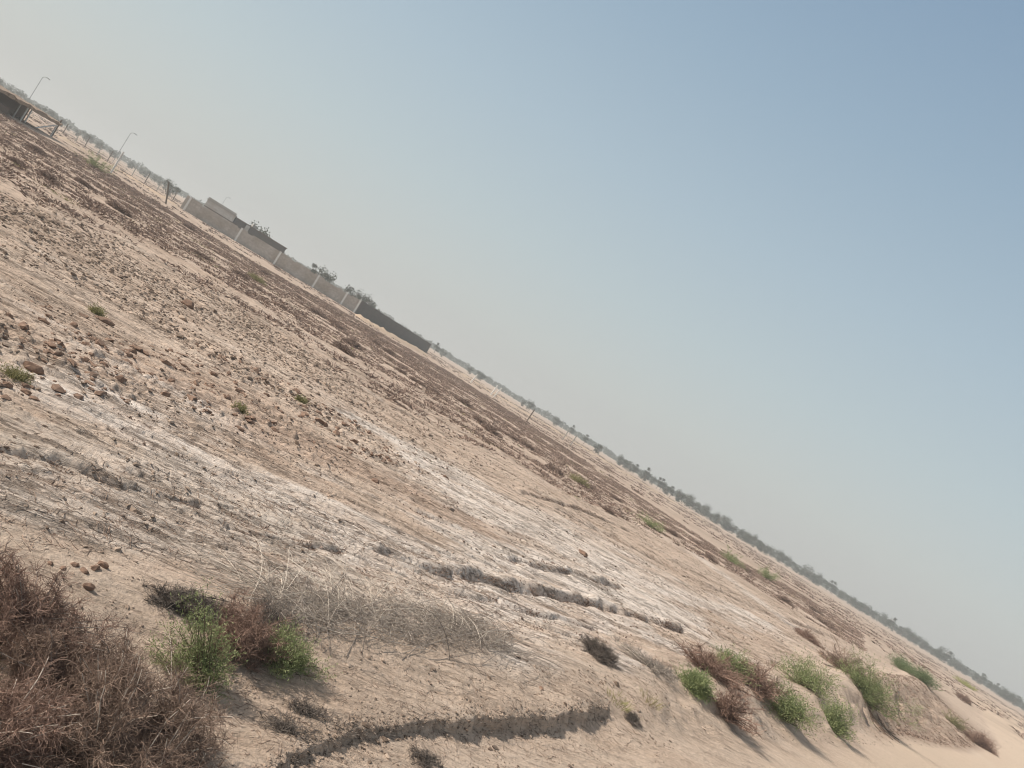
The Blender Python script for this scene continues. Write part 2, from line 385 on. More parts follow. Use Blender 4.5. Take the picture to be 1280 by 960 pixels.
# ------------------------------------------------------------------ ground
def build_ground():
    a1 = np.linspace(R(-49), R(49), 900)
    a0 = np.arange(R(51.5), R(309), R(2.5))
    ang = np.concatenate([a1, a0]); rs = [.3, .7, 1.2, 1.7, 2.1]
    while rs[-1] < 3000:
        r = rs[-1]; rs.append(r + (max(.0075, .0033 * r) if r < 45 else .0033 * r * (r / 45) ** .9))
    rs = np.array(rs); nr, na = len(rs), len(ang)
    X = np.outer(rs, np.sin(ang)); Y = np.outer(rs, np.cos(ang))
    X = np.append(X.ravel(), 0); Y = np.append(Y.ravel(), 0)
    Z = H(X, Y)
    V = np.stack([X, Y, Z], 1)
    i = np.arange(nr * na).reshape(nr, na)
    a, b = i[:-1], i[1:]
    Q = np.stack([a, b, np.roll(b, -1, 1), np.roll(a, -1, 1)], -1).reshape(-1, 4)
    c = nr * na; fan = np.stack([np.full(na, c), i[0], np.roll(i[0], -1), np.roll(i[0], -1)], -1)
    # centre is capped with quads made of pairs of fan triangles
    fan = np.array([(c, i[0][j], i[0][(j + 1) % na], i[0][(j + 2) % na]) for j in range(0, na - 1, 2)])
    F = np.concatenate([Q, fan])
    o = mesh_obj('ground', V, F, None, None, True); tag(o, kind='structure')
    t, w, cw, bw, th, bh = masks(X, Y)
    wx = X + .9 * fbm(t / 3, w / .9, 101, 4); wy = Y + .9 * fbm(t / 3, w / .9, 105, 4)
    at = {}
    at['salt'] = strokes(SALT, wx, wy); at['grey'] = strokes(GREY, wx, wy); at['red'] = strokes(RED, wx, wy)
    at['sand'] = sst(cw - .25, cw + .15, w + .25 * fbm(t, w, 5, 3))
    tr = sst(bw - .1, bw + .8, w) * sst(9, 12, t); at['track'] = tr
    # flat tan earth strip nearer the wall and the far fields
    at['tan'] = sst(60, 110, np.hypot(X, Y)) + 0 * X
    ff = sst(cw, cw + .5, w) * sst(bw + .5, bw, w) * sst(20, 27, t) * sst(70, 55, t); at['face'] = ff
    rough = sst(-.2, .45, fbm(t / 2.2, w / .7, 111, 4)); at['crust'] = rough
    for k, v in at.items():
        l = o.data.attributes.new(k, 'FLOAT', 'POINT'); l.data.foreach_set('value', np.ascontiguousarray(np.broadcast_to(v, X.shape), np.float32))
    m, n, b_ = new_mat('salty_desert_soil'); o.data.materials.append(m); b_.inputs['Roughness'].default_value = 1
    b_.inputs['Specular IOR Level'].default_value = .05
    tcn = n.nodes.new('ShaderNodeTexCoord')
    mp = n.nodes.new('ShaderNodeMapping'); mp.inputs['Rotation'].default_value = (0, 0, -.42); n.links.new(tcn.outputs['Object'], mp.inputs[0])
    ms = n.nodes.new('ShaderNodeMapping'); ms.inputs['Scale'].default_value = (.22, 1, 1); n.links.new(mp.outputs[0], ms.inputs[0])
    st = ms.outputs[0]; iso = tcn.outputs['Object']
    def att(k):
        q = n.nodes.new('ShaderNodeAttribute'); q.attribute_name = k; return q.outputs['Fac']
    big = ntex(n, st, .45, 6, .62); mid = ntex(n, st, 3.2, 7, .68); fine = ntex(n, iso, 22, 6, .7); micro = ntex(n, iso, 120, 4, .7)
    c = ramp(n, big, [(.30, (.50, .36, .272)), (.52, (.67, .512, .405)), (.72, (.74, .60, .50))])
    c = mixc(n, mth(n, 'MULTIPLY', ramp(n, mid, [(.35, (0, 0, 0)), (.65, (1, 1, 1))]), .55), c, (.70, .585, .48))
    def patchy(k, noise_, lo, gain):
        return mth(n, 'MULTIPLY', mth(n, 'SUBTRACT', mth(n, 'ADD', mth(n, 'MULTIPLY', att(k), .9), mth(n, 'MULTIPLY', noise_, 1.7)), lo), gain, True)
    streak = ntex(n, st, 1.9, 8, .72); dab = ntex(n, st, 6.5, 6, .7)
    sf = mth(n, 'MULTIPLY', mth(n, 'MULTIPLY', patchy('salt', streak, .93, 1.7), ramp(n, dab, [(.34, (.45, .45, .45)), (.54, (1, 1, 1))])), 1.0)
    c = mixc(n, sf, c, (.87, .765, .68))
    gf = mth(n, 'MULTIPLY', patchy('grey', streak, 1.1, 1.6), .55)
    c = mixc(n, gf, c, (.58, .485, .40))
    rf = mth(n, 'MULTIPLY', patchy('red', ntex(n, st, 1.6, 7, .72), 1.1, 1.2), .45)
    c = mixc(n, rf, c, (.44, .285, .21))
    c = mixc(n, mth(n, 'MULTIPLY', att('sand'), .8), c, ramp(n, mid, [(.3, (.57, .435, .335)), (.7, (.70, .56, .45))]))
    c = mixc(n, mth(n, 'MULTIPLY', att('track'), .75), c, (.66, .52, .40))
    # crumbs and bits of plant debris lying on the crust
    deb = mth(n, 'MULTIPLY', ramp(n, ntex(n, ms.outputs[0], 22, 6, .75), [(.54, (0, 0, 0)), (.62, (1, 1, 1))]), mth(n, 'SUBTRACT', 1.0, mth(n, 'ADD', att('track'), mth(n, 'MULTIPLY', att('sand'), .45)), True))
    c = mixc(n, mth(n, 'MULTIPLY', deb, .65), c, (.19, .13, .10))
    deb2 = mth(n, 'MULTIPLY', ramp(n, ntex(n, ms.outputs[0], 7, 8, .78), [(.53, (0, 0, 0)), (.63, (1, 1, 1))]), mth(n, 'SUBTRACT', 1.0, att('sand'), True))
    c = mixc(n, mth(n, 'MULTIPLY', deb2, .52), c, (.27, .19, .145))
    ml = n.nodes.new('ShaderNodeMapping'); ml.inputs['Scale'].default_value = (.13, 1, 1); n.links.new(mp.outputs[0], ml.inputs[0])
    def lines(scale, wdt, det):
        d_ = mth(n, 'ABSOLUTE', mth(n, 'SUBTRACT', ntex(n, ml.outputs[0], scale, det, .62), .5))
        return ramp(n, d_, [(0, (1, 1, 1)), (wdt, (0, 0, 0))])
    brk_ = ramp(n, ntex(n, st, 2.3, 5, .7), [(.42, (0, 0, 0)), (.56, (1, 1, 1))])
    ln = mth(n, 'MULTIPLY', mth(n, 'MAXIMUM', lines(3.2, .022, 7), mth(n, 'MULTIPLY', lines(9, .03, 6), .7)), brk_)
    ln = mth(n, 'MULTIPLY', ln, mth(n, 'SUBTRACT', 1.0, mth(n, 'ADD', att('track'), mth(n, 'MULTIPLY', att('sand'), .6)), True))
    c = mixc(n, mth(n, 'MULTIPLY', ln, .55), c, (.21, .145, .11))
    c = mixc(n, mth(n, 'MULTIPLY', att('face'), ramp(n, ntex(n, iso, 5, 6, .75), [(.38, (.1, .1, .1)), (.58, (.8, .8, .8))])), c, (.33, .235, .18))
    mfar = n.nodes.new('ShaderNodeMapping'); mfar.inputs['Scale'].default_value = (.10, 1, 1); mfar.inputs['Rotation'].default_value = (0, 0, -.12); n.links.new(tcn.outputs['Object'], mfar.inputs[0])
    fs = ramp(n, ntex(n, mfar.outputs[0], .16, 8, .75), [(.42, (0, 0, 0)), (.60, (1, 1, 1))])
    c = mixc(n, mth(n, 'MULTIPLY', mth(n, 'MULTIPLY', att('tan'), fs), .6), c, (.30, .215, .16))
    c = mixc(n, .6, c, ramp(n, fine, [(.3, (.72, .69, .66)), (.7, (1.22, 1.22, 1.22))]), 'MULTIPLY')
    ht = mth(n, 'ADD', mth(n, 'MULTIPLY', fine, 1.0), mth(n, 'MULTIPLY', micro, .3))
    ht = mth(n, 'ADD', ht, mth(n, 'MULTIPLY', ntex(n, ms.outputs[0], 8, 5, .65), 1.6))
    ht = mth(n, 'SUBTRACT', ht, mth(n, 'MULTIPLY', ln, .8))
    n.links.new(c, b_.inputs['Base Color'])
    bump(n, b_, ht, 1.0, .045)
    return o
ground = build_ground()

# air
hz_o = boxes('haze', [(-3400, 3400, -3400, 3400, -1.5, 24)], None); tag(hz_o, kind='stuff')
hm = bpy.data.materials.new('dusty_air'); hm.use_nodes = True; hm.node_tree.nodes.clear()
ho = hm.node_tree.nodes.new('ShaderNodeOutputMaterial'); pv = hm.node_tree.nodes.new('ShaderNodeVolumePrincipled')
pv.inputs['Density'].default_value = .0012; pv.inputs['Color'].default_value = (.95, .95, .93, 1); pv.inputs['Anisotropy'].default_value = .1
hm.node_tree.links.new(pv.outputs[0], ho.inputs['Volume']); hz_o.data.materials.append(hm)

# ------------------------------------------------------------------ walls and buildings
def heading(a, b): return math.atan2(b.y - a.y, b.x - a.x)
A = PD(224, 261, 131); B = PD(443, 391, 140); C_ = PD(533, 440, 188)
def wall(name, a, b, h, mat, th=.22):
    ln = (b - a).length; r = empty(name, (a.x, a.y, 0), heading(a, b)); return r, ln
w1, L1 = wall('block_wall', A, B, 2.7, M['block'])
tag(w1, 'long grey block wall, coloured pale as if sunlit, with pale pillars across the plain', 'wall')
hts = []
nseg = 36; V = []; F = []
rows = []
for i in range(nseg + 1):      # top broken by missing blocks
    rows.append(2.45 + (0 if i % 5 else .0))
bl = []
for i in range(nseg):
    x0, x1 = L1 * i / nseg, L1 * (i + 1) / nseg
    h = 2.42 - random.choice([0, 0, 0, 0, .2, .2, .4 if i > 27 else 0]) - (.1 if 2 < i < 9 else 0)
    bl.append((x0, x1, 0, .22, -.6, h))
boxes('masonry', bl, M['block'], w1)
for f in (.02, .30, .52, .745, .915, .995):
    x = L1 * f; boxes('pillar', [(x - .17, x + .17, -.09, .30, -.6, 2.50 if f > .05 else 2.45)], M['white'], w1)
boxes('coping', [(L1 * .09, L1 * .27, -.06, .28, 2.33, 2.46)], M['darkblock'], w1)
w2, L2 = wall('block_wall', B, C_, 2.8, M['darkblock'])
tag(w2, 'dark block wall, coloured as if shaded, running away from the corner of the pale wall', 'wall')
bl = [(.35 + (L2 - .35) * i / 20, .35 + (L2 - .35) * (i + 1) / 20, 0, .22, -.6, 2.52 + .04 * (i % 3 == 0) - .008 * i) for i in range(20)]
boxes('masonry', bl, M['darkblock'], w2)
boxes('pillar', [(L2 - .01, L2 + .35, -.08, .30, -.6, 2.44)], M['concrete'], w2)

def house(a_px, b_px, y0, y1, h, depth, wm, name, label, roof=None, extra=None):
    a = PD(*a_px, y0); b = PD(*b_px, y1); ln = (b - a).length
    r = empty(name, (a.x, a.y, 0), heading(a, b))
    boxes('wall', [(0, ln, 0, .2, -.5, h), (0, ln, depth - .2, depth, -.5, h), (0, .2, .2, depth - .2, -.5, h), (ln - .2, ln, .2, depth - .2, -.5, h)], wm, r)
    boxes('roof', [(-.15, ln + .15, -.15, depth + .15, h, h + .18)], roof or M['concrete'], r)
    tag(r, label, 'building'); return r, ln
h1, hl = house((252, 262), (287, 283), 150, 152, 3.75, 6, M['palewall'], 'block_house', 'pale block building standing behind the pale wall')
boxes('parapet', [(0, hl, 0, .15, 3.93, 4.3)], M['palewall'], h1)
h2, hl = house((288, 285), (351, 322), 154, 160, 3.55, 5, M['darkblock'], 'long_shed', 'long low dark building behind the pale wall', M['mudwall'])
for i in range(4):
    x = hl * (i + .5) / 4.2; w_ = boxes('door' if i == 1 else 'window', [(x - .45, x + .45, -.04, -.003, (-.4 if i == 1 else 1.3), 2.3)], M['dark'], h2)
boxes('roof_tank', [(hl * .32, hl * .40, 1, 2.2, 3.73, 4.3)], M['concrete'], h2)
boxes('end_wall', [(hl * .20, hl * .27, -.15, -.05, -.5, 3.7)], M['palewall'], h2)

# open shelter at the far left
def shelter():
    a = PD(-30, 124, 66); b = PD(64, 166, 90); ln = (b - a).length
    r = empty('livestock_shelter', (a.x, a.y, -.05), heading(a, b))
    tag(r, 'low open-fronted mud shelter with a thick earth roof', 'shelter')
    d = 3.2
    # roof: uneven slab
    n = 24; V = []; F = []
    for i in range(n + 1):
        x = -.3 + (ln + .6) * i / n
        for (yy, zz) in ((-.35, 1.60 + random.uniform(-.12, .04)), (d, 1.62), (d, 1.98 + random.uniform(-.12, .10)), (-.35 - random.uniform(0, .15), 1.86 + random.uniform(-.12, .12))): V.append((x, yy, zz))
    for i in range(n):
        for k in range(4): F.append((i * 4 + k, i * 4 + (k + 1) % 4, (i + 1) * 4 + (k + 1) % 4, (i + 1) * 4 + k))
    F.append((0, 1, 2, 3)); F.append((n * 4 + 3, n * 4 + 2, n * 4 + 1, n * 4))
    mesh_obj('roof', V, F, M['mud'], r)
    boxes('back_wall', [(0, ln, d - .3, d - .05, -.4, 1.62)], M['mudwall'], r)
    boxes('side_wall', [(-.1, .1, 0, d - .3, -.4, 1.62)], M['mudwall'], r)
    boxes('manger', [(ln * .08, ln * .34, -.05, .3, -.2, .7)], M['mudwall'], r)
    for x in (ln * .40, ln * .50, ln * .56, ln - .25): line_tubes('post', [[(x, -.15, -.3), (x + random.uniform(-.1, .1), -.15, 1.7)]], .075, M['white'] if x > ln * .45 else M['concrete'], r)
    line_tubes('brace', [[(ln * .72, -.2, .15), (ln - .2, -.2, 1.55)]], .07, M['white'], r)
    line_tubes('corner_post', [[(ln + .05, -.2, -.3), (ln + .1, -.2, 2.25)]], .09, M['wood'], r)
shelter()

def lamp(px, py, dist, h, label):
    p = PD(px, py, dist); r = empty('street_lamp', (p.x, p.y, 0))
    line_tubes('pole', [[(0, 0, -.3), (0, 0, h * .5), (0, 0, h)]], .05, M['steel'], r)
    line_tubes('arm', [[(0, 0, h - .05), (.3, 0, h + .25), (.8, 0, h + .35)]], .04, M['steel'], r)
    V, F = boxv(.7, 1.35, -.14, .14, h + .28, h + .42); V = [(x, y * (1 if x < 1. else .6), z - (.05 if x > 1. else 0)) for x, y, z in V]
    mesh_obj('lamp_head', V, F, M['steel'], r)
    tag(r, label, 'street lamp', 'street lamps beyond the plain')
lamp(34, 128, 150, 7.2, 'tall thin street lamp rising behind the open mud shelter')
lamp(147, 193, 165, 7.3, 'tall thin street lamp beside the leaning white fence post')
lamp(270, 268, 260, 8.6, 'faint distant street lamp sticking up above the pale block building')

# wire fence on the left, posts one by one
fence_px = [(78, 168), (92, 180), (104, 186), (120, 196), (133, 203), (165, 219), (180, 230), (196, 238), (216, 250)]
fp = [PD(x, y, 158) for x, y in fence_px]
for i, p in enumerate(fp):
    o = line_tubes('fence_post', [[(0, 0, -.3), (random.uniform(-.1, .1), 0, 2.25)]], .085, M['concrete'] if i % 2 else M['wood']); o.location = p
    tag(o, 'slim post of the far wire fence left of the block wall', 'fence post', 'posts of the far wire fence')
wl = []
for z in (.5, .95, 1.4, 1.85, 2.15):
    wl.append([(p.x, p.y - .05, p.z + z + .02 * math.sin(i * 3)) for i, p in enumerate(fp)])
o = line_tubes('wire_fence', wl, .022, M['steel'], None, 4); tag(o, 'strands of wire strung between the far fence posts left of the block wall', 'fence wire')
def post(px, py, dist, h, tip, r, mat, label, name='fence_post'):
    p = PD(px, py, dist); root = empty(name, p)
    line_tubes('shaft', [[(0, 0, -.3), (tip * .5, 0, h * .5), (tip, 0, h)]], r, mat, root, 8)
    line_tubes('cap', [[(tip, 0, h), (tip * 1.01, 0, h + .08)]], r * 1.25, mat, root, 8)
    tag(root, label, 'post')
post(139, 215, 88, 2.65, 0, .10, M['white'], 'thick white concrete post standing alone right of the green bush by the fence')
post(209, 254, 100, 2.5, -1.2, .11, M['wood'], 'dark leaning wooden post at the left end of the block wall')
for k, (x, y, dd, lb) in enumerate([(666, 514, 120, 'dark short post in the far field just right of the twin white posts'), (718, 548, 130, 'left one of the two slim posts under the distant trees'), (707, 543, 135, 'right one of the two slim posts under the distant trees')]):
    post(x, y, dd, 1.9, .1, .09, M['wood'] if k == 0 else M['concrete'], lb)
post(617, 487, 150, 2.1, .3, .11, M['white'], 'left half of the pair of white leaning posts on the far field')
post(621, 489, 150, 2.1, .5, .11, M['white'], 'right half of the pair of white leaning posts on the far field')
post(593, 470, 150, 1.9, .35, .10, M['white'], 'white leaning post near the end of the dark wall')

# low soil banks that catch the light in front of the far fence
def bank(pts, w, h, label, mat):
    V = []; F = []; c = np.array([(p.x, p.y) for p in pts]); n = 60
    tt = np.linspace(0, len(c) - 1, n); X = np.interp(tt, range(len(c)), c[:, 0]); Y = np.interp(tt, range(len(c)), c[:, 1])
    prof = [(-1, -.1), (-.6, .35), (-.2, .9), (.15, 1), (.6, .5), (1, -.1)]
    d = unit(np.gradient(np.stack([X, Y], 1), axis=0)); nx, ny = -d[:, 1], d[:, 0]
    for i in range(n):
        e = min(1, i / 4, (n - 1 - i) / 4)
        for (u, v) in prof:
            hh = h * v * (.75 + .35 * noise(i * .4, u * 2, 5)) * max(e, .02)
            V.append((X[i] + nx[i] * u * w, Y[i] + ny[i] * u * w, float(hh) - .05))
    k = len(prof)
    for i in range(n - 1):
        for j in range(k - 1): F.append((i * k + j, (i + 1) * k + j, (i + 1) * k + j + 1, i * k + j + 1))
    o = mesh_obj('earth_bank', V, F, mat, None, True); tag(o, label, kind='structure')
M['bank'] = plain_mat('bank_earth', (.52, .40, .29), (.42, .30, .21), 1.5)
bank([PD(65, 175, 110), PD(150, 218, 128), PD(225, 262, 124)], 1.6, .45, 'pale earth bank in front of the wire fence', M['bank'])
bank([PD(440, 402, 120), PD(478, 424, 125), PD(530, 450, 150)], 2.2, .7, 'pale earth bank at the foot of the dark wall', M['bank'])
bank([PD(560, 462, 190), PD(650, 520, 190), PD(760, 585, 190), PD(900, 665, 200)], 2.5, .45, 'long pale earth bank across the far field', M['bank'])

# ------------------------------------------------------------------ trees
def make_tree(h, wd, nl, tall):
    root = empty('tree', (0, 0, 0))
    tr = np.array([[(0, 0, -.3), (.08 * wd, 0, h * .25), (.02, .05, h * .5), (-.05, 0, h * .8)]], float)
    V, F = tubes(tr, np.array([[.16, .12, .09, .03]]), 6)
    Vs, Fs = [V], [F]; o = len(V)
    lim = []
    for i in range(7):
        a = random.uniform(0, 6.28); z = h * random.uniform(.2, .55); e = h * random.uniform(.6, .9); q = wd * random.uniform(.25, .45)
        lim.append([(0, 0, z), (math.cos(a) * q * .5, math.sin(a) * q * .5, (z + e) / 2), (math.cos(a) * q, math.sin(a) * q, e)])
    V, F = tubes(np.array(lim), np.tile([[.06, .045, .02]], (7, 1)), 4); Vs.append(V); Fs.append(F + o)
    mesh_obj('trunk', np.concatenate(Vs), np.concatenate(Fs), M['bark'], root, True)
    nc = 11; cs = []
    for i in range(nc):
        a = random.uniform(0, 6.28); q = wd * .5 * math.sqrt(random.random()) * .75; z = h * random.uniform(.10 if not tall else .14, .86)
        cs.append((math.cos(a) * q, math.sin(a) * q, z, random.uniform(.16, .30) * wd))
    cs = np.array(cs); i = rng.integers(0, nc, nl); d = unit(rng.normal(size=(nl, 3))) * (rng.random((nl, 1)) ** .4)
    c = cs[i, :3] + d * cs[i, 3:4] * np.array([1, 1, .8])
    V, F = blades(c, rng.normal(size=(nl, 3)), rng.uniform(.25, .5, nl), rng.uniform(.09, .17, nl))
    mesh_obj('crown', V, F, M['tree'], root)
    return root
kinds = [(make_tree(4.6, 5.2, 800, 0), 'low rounded dusty tree in the hazy row on the horizon'), (make_tree(6.0, 3.4, 650, 1), 'tall narrow dusty tree in the hazy row on the horizon'),
         (make_tree(5.2, 7.5, 1100, 0), 'broad spreading dusty tree in the hazy row on the horizon'), (make_tree(3.4, 4.0, 500, 0), 'small bushy dusty tree in the hazy row on the horizon')]
used = set()
where = ''
def put_tree(k, x, y, s, label=None, group='dusty trees in the hazy row on the horizon'):
    o = kinds[k][0]
    if k in used: o = copy_tree(o)
    used.add(k); o.location = (x, y, 0); o.scale = (s, s, s * random.uniform(.9, 1.1)); o.rotation_euler = (0, 0, random.uniform(0, 6.28))
    tag(o, label or kinds[k][1].replace('in the hazy row on the horizon', where), 'tree'); 
    if label is None: o['group'] = group
    elif 'group' in o: del o['group']
# special trees behind the walls
for (px, py, dist, k, s, lb) in [(386, 350, 185, 1, .82, 'pointed dark tree poking up behind the pale wall'), (399, 357, 180, 0, .98, 'round dark tree behind the pale wall right of the pointed one'),
                                 (432, 377, 200, 3, 1.2, 'small dark tree behind the last stretch of the pale wall'), (448, 386, 195, 0, .98, 'round dark tree behind the corner where the two walls meet'), (462, 395, 205, 3, 1.2, 'small dark tree just over the top of the dark wall'),
                                 (314, 312, 175, 0, 1.1, 'dark tree behind the long low dark building'), (208, 246, 190, 0, .8, 'dark tree rising at the left end of the block wall')]:
    p = PD(px, py, dist); put_tree(k, p.x, p.y, s, lb)
def row(pxs, dist, jit, ks, smin, smax):
    for px in pxs:
        px = px + random.uniform(-3, 3); py = 103 + .6087 * px; d = dist + random.uniform(-jit, jit)
        p = PD(px, py, d); put_tree(random.choice(ks), p.x, p.y, random.uniform(smin, smax))
where = 'above the far wire fence at the left'
row(np.arange(2, 225, 8.0), 300, 30, (0, 2, 3, 3), .45, .8)
where = 'on the horizon between the dark wall and the slim posts'
row([545, 552, 590, 598, 605, 655, 663, 700, 712, 735], 330, 20, (3, 0, 1), .6, .85)
where = 'in the nearer dense treeline right of the slim posts'
row(np.arange(775, 960, 5.2), 320, 30, (0, 1, 2, 3, 2), .7, 1.05)
where = 'in the treeline running down to the right edge'
row(np.arange(960, 1300, 5.6), 370, 30, (0, 2, 0, 3, 1), .75, 1.1)
where = 'in the faint farther row behind the slim posts'
row(np.arange(560, 780, 12), 520, 30, (3, 0), .75, 1.0)
p = PD(748, 560, 260); put_tree(3, p.x, p.y, .85, 'single round tree set apart left of the dense treeline')
# a wood beyond, read as one mass
def far_wood():
    n = 34000; a = rng.uniform(R(-50), R(50), n); r = 620 + rng.normal(size=n) * 20
    hh = 3.6 + 1.6 * fbm(a * 60, a * 0, 201, 3); z = rng.random(n) ** .8 * hh
    c = np.stack([np.sin(a) * r, np.cos(a) * r, z], 1)
    V, F = blades(c, rng.normal(size=(n, 3)), rng.uniform(.9, 2.0, n), rng.uniform(.35, .7, n))
    tag(mesh_obj('distant_wood', V, F, M['tree']), 'hazy belt of trees along the whole horizon', 'wood', kind='stuff')
far_wood()

# ------------------------------------------------------------------ ground cover
def in_poly(x, y, poly):
    ins = np.zeros(len(x), bool); j = len(poly) - 1
    for i in range(len(poly)):
        xi, yi = poly[i]; xj, yj = poly[j]
        cnd = ((yi > y) != (yj > y)) & (x < (xj - xi) * (y - yi) / (yj - yi + 1e-12) + xi)
        ins ^= cnd; j = i
    return ins
band = [(-60, 215), (0, 240), (150, 300), (300, 385), (430, 470), (560, 540), (700, 612), (800, 660), (900, 708), (1000, 768), (1080, 815), (1075, 790), (1000, 742), (900, 688), (800, 622), (700, 556), (560, 464), (450, 402), (300, 318), (200, 256), (110, 202), (0, 140), (-60, 105)]
band_w = [tuple(P(*q)[:2]) for q in band]
def scatter_poly(poly, n):
    q = np.array(poly); lo, hi = q.min(0), q.max(0); out = []
    tot = 0
    while tot < n:
        x = rng.uniform(lo[0], hi[0], n * 2); y = rng.uniform(lo[1], hi[1], n * 2); m = in_poly(x, y, poly); out.append(np.stack([x[m], y[m]], 1)); tot += m.sum()
        if len(out) > 60: break
    return np.concatenate(out)[:n]
def tufts(name, pts, rad, hgt, nb, wd, mat, **tg):
    """low clumps of upright twigs: pts (N,2)"""
    n = len(pts); z = H(pts[:, 0], pts[:, 1], False)
    base = np.repeat(np.stack([pts[:, 0], pts[:, 1], z - .01], 1), nb, 0); rr = np.repeat(rad, nb); hh = np.repeat(hgt, nb)
    a = rng.uniform(0, 6.28, n * nb); q = rng.random(n * nb) ** .5
    off = np.stack([np.cos(a) * q * rr * .6, np.sin(a) * q * rr * .6, np.zeros(n * nb)], 1)
    d = np.stack([np.cos(a) * q * rr * .8, np.sin(a) * q * rr * .8, hh * (1.05 - .55 * q * q) * rng.uniform(.5, 1, n * nb)], 1) + rng.normal(size=(n * nb, 3)) * hh[:, None] * .18
    ln = np.linalg.norm(d, axis=1); V, F = blades(base + off, d, ln, wd * rng.uniform(.5, 1.5, n * nb) * np.ones(n * nb))
    o = mesh_obj(name, V, F, mat); tag(o, **tg); return o
pts = scatter_poly(band_w, 30000)
t_, w_ = tw(pts[:, 0], pts[:, 1])
dens = fbm(pts[:, 0] / 5, pts[:, 1] / 3.5, 301, 4) + .6 * fbm(t_ / 9, w_ / 2.6, 303, 2)
keep = dens > -.22 + rng.normal(size=len(pts)) * .3
pts = pts[keep][:17000]
tufts('scrub_cover', pts, rng.uniform(.15, .5, len(pts)), rng.uniform(.04, .19, len(pts)), 20, .017, M['scrub'], label='low brown dry scrub covering the far side of the plain', cat='scrub', kind='stuff')
pts = scatter_poly(band_w, 260)
tufts('green_ground_cover', pts, rng.uniform(.2, .5, len(pts)), rng.uniform(.05, .14, len(pts)), 22, .014, M['olive'], label='sparse dull green patches in the brown scrub', cat='ground cover', kind='stuff')
# sparse scrub out to the fences, and dead tufts on the eroded face
a_ = rng.uniform(R(-42), R(44), 9000); r_ = np.sqrt(rng.uniform(75 ** 2, 260 ** 2, 9000)); pts = np.stack([np.sin(a_) * r_, np.cos(a_) * r_], 1)
pts = pts[(fbm(pts[:, 0] / 45, pts[:, 1] / 6, 331, 3) + rng.normal(size=9000) * .15) > .12]
tufts('scrub_cover', pts, rng.uniform(.3, 1.1, len(pts)), rng.uniform(.08, .3, len(pts)), 16, .05, M['scrub'], label='sparse dry scrub over the far field below the horizon', cat='scrub', kind='stuff')
t_ = rng.uniform(25, 58, 3000); f_ = rng.uniform(-.1, 1.0, 3000); w_ = np.interp(t_, TT, CW) * (1 - f_) + np.interp(t_, TT, BW) * f_
pts = np.stack([t_ * EX + w_ * EY, t_ * EY - w_ * EX], 1)
tufts('scrub_cover', pts, rng.uniform(.04, .14, 3000), rng.uniform(.02, .09, 3000), 9, .010, M['dry_brown'], label='dead roots and dry tufts on the eroded bank at the right', cat='scrub', kind='stuff')
# stubble over the plain
plain_poly = [tuple(P(*q)[:2]) for q in [(-80, 650), (200, 690), (480, 760), (700, 800), (880, 810), (1010, 800), (1080, 815), (1000, 768), (800, 660), (560, 540), (300, 385), (0, 240), (-80, 200)]]
pts = np.concatenate([scatter_poly(plain_poly, 60000), scatter_poly([tuple(P0(*q)) for q in [(1000, 768), (1080, 815), (1160, 850), (1235, 905), (1300, 945), (1300, 912), (1180, 838), (1080, 778), (1000, 742)]], 16000)]); t_, w_ = tw(pts[:, 0], pts[:, 1])
pts = pts[(fbm(t_ / 3, w_ / 1.0, 311, 3) + rng.normal(size=len(pts)) * .25) > .1]
tufts('stubble', pts, rng.uniform(.02, .07, len(pts)), rng.uniform(.012, .045, len(pts)), 7, .007, M['scrub'], label='tiny dead plant stubble dotted over the salty plain', cat='stubble', kind='stuff')

fl = []
for pl, a_, s_ in FURROW_PX:
    q_ = [P0(*p_) for p_ in pl]; m_ = int(90 if s_ > .2 else 190)
    for u_, v_ in zip(q_[:-1], q_[1:]):
        ln_ = math.hypot(v_[0] - u_[0], v_[1] - u_[1]); c_ = int(ln_ * m_ * a_ / .07)
        if c_ < 1: continue
        f_ = rng.random((c_, 1)); fl.append(np.array(u_)[None] * (1 - f_) + np.array(v_)[None] * f_ + rng.normal(size=(c_, 2)) * s_ * .5 + np.array([EY, -EX]) * s_ * .2)
fl = np.concatenate(fl)
tufts('stubble', fl, rng.uniform(.02, .06, len(fl)), rng.uniform(.012, .05, len(fl)), 8, .004, M['dry_brown'], label='dead roots and stubble caught along the furrows of the plain', cat='stubble', kind='stuff')
def ico():
    p = (1 + 5 ** .5) / 2
    v = np.array([(-1, p, 0), (1, p, 0), (-1, -p, 0), (1, -p, 0), (0, -1, p), (0, 1, p), (0, -1, -p), (0, 1, -p), (p, 0, -1), (p, 0, 1), (-p, 0, -1), (-p, 0, 1)]) / 1.9
    f = np.array([(0, 11, 5), (0, 5, 1), (0, 1, 7), (0, 7, 10), (0, 10, 11), (1, 5, 9), (5, 11, 4), (11, 10, 2), (10, 7, 6), (7, 1, 8), (3, 9, 4), (3, 4, 2), (3, 2, 6), (3, 6, 8), (3, 8, 9), (4, 9, 5), (2, 4, 11), (6, 2, 10), (8, 6, 7), (9, 8, 1)])
    return v, f
IV, IF = ico()
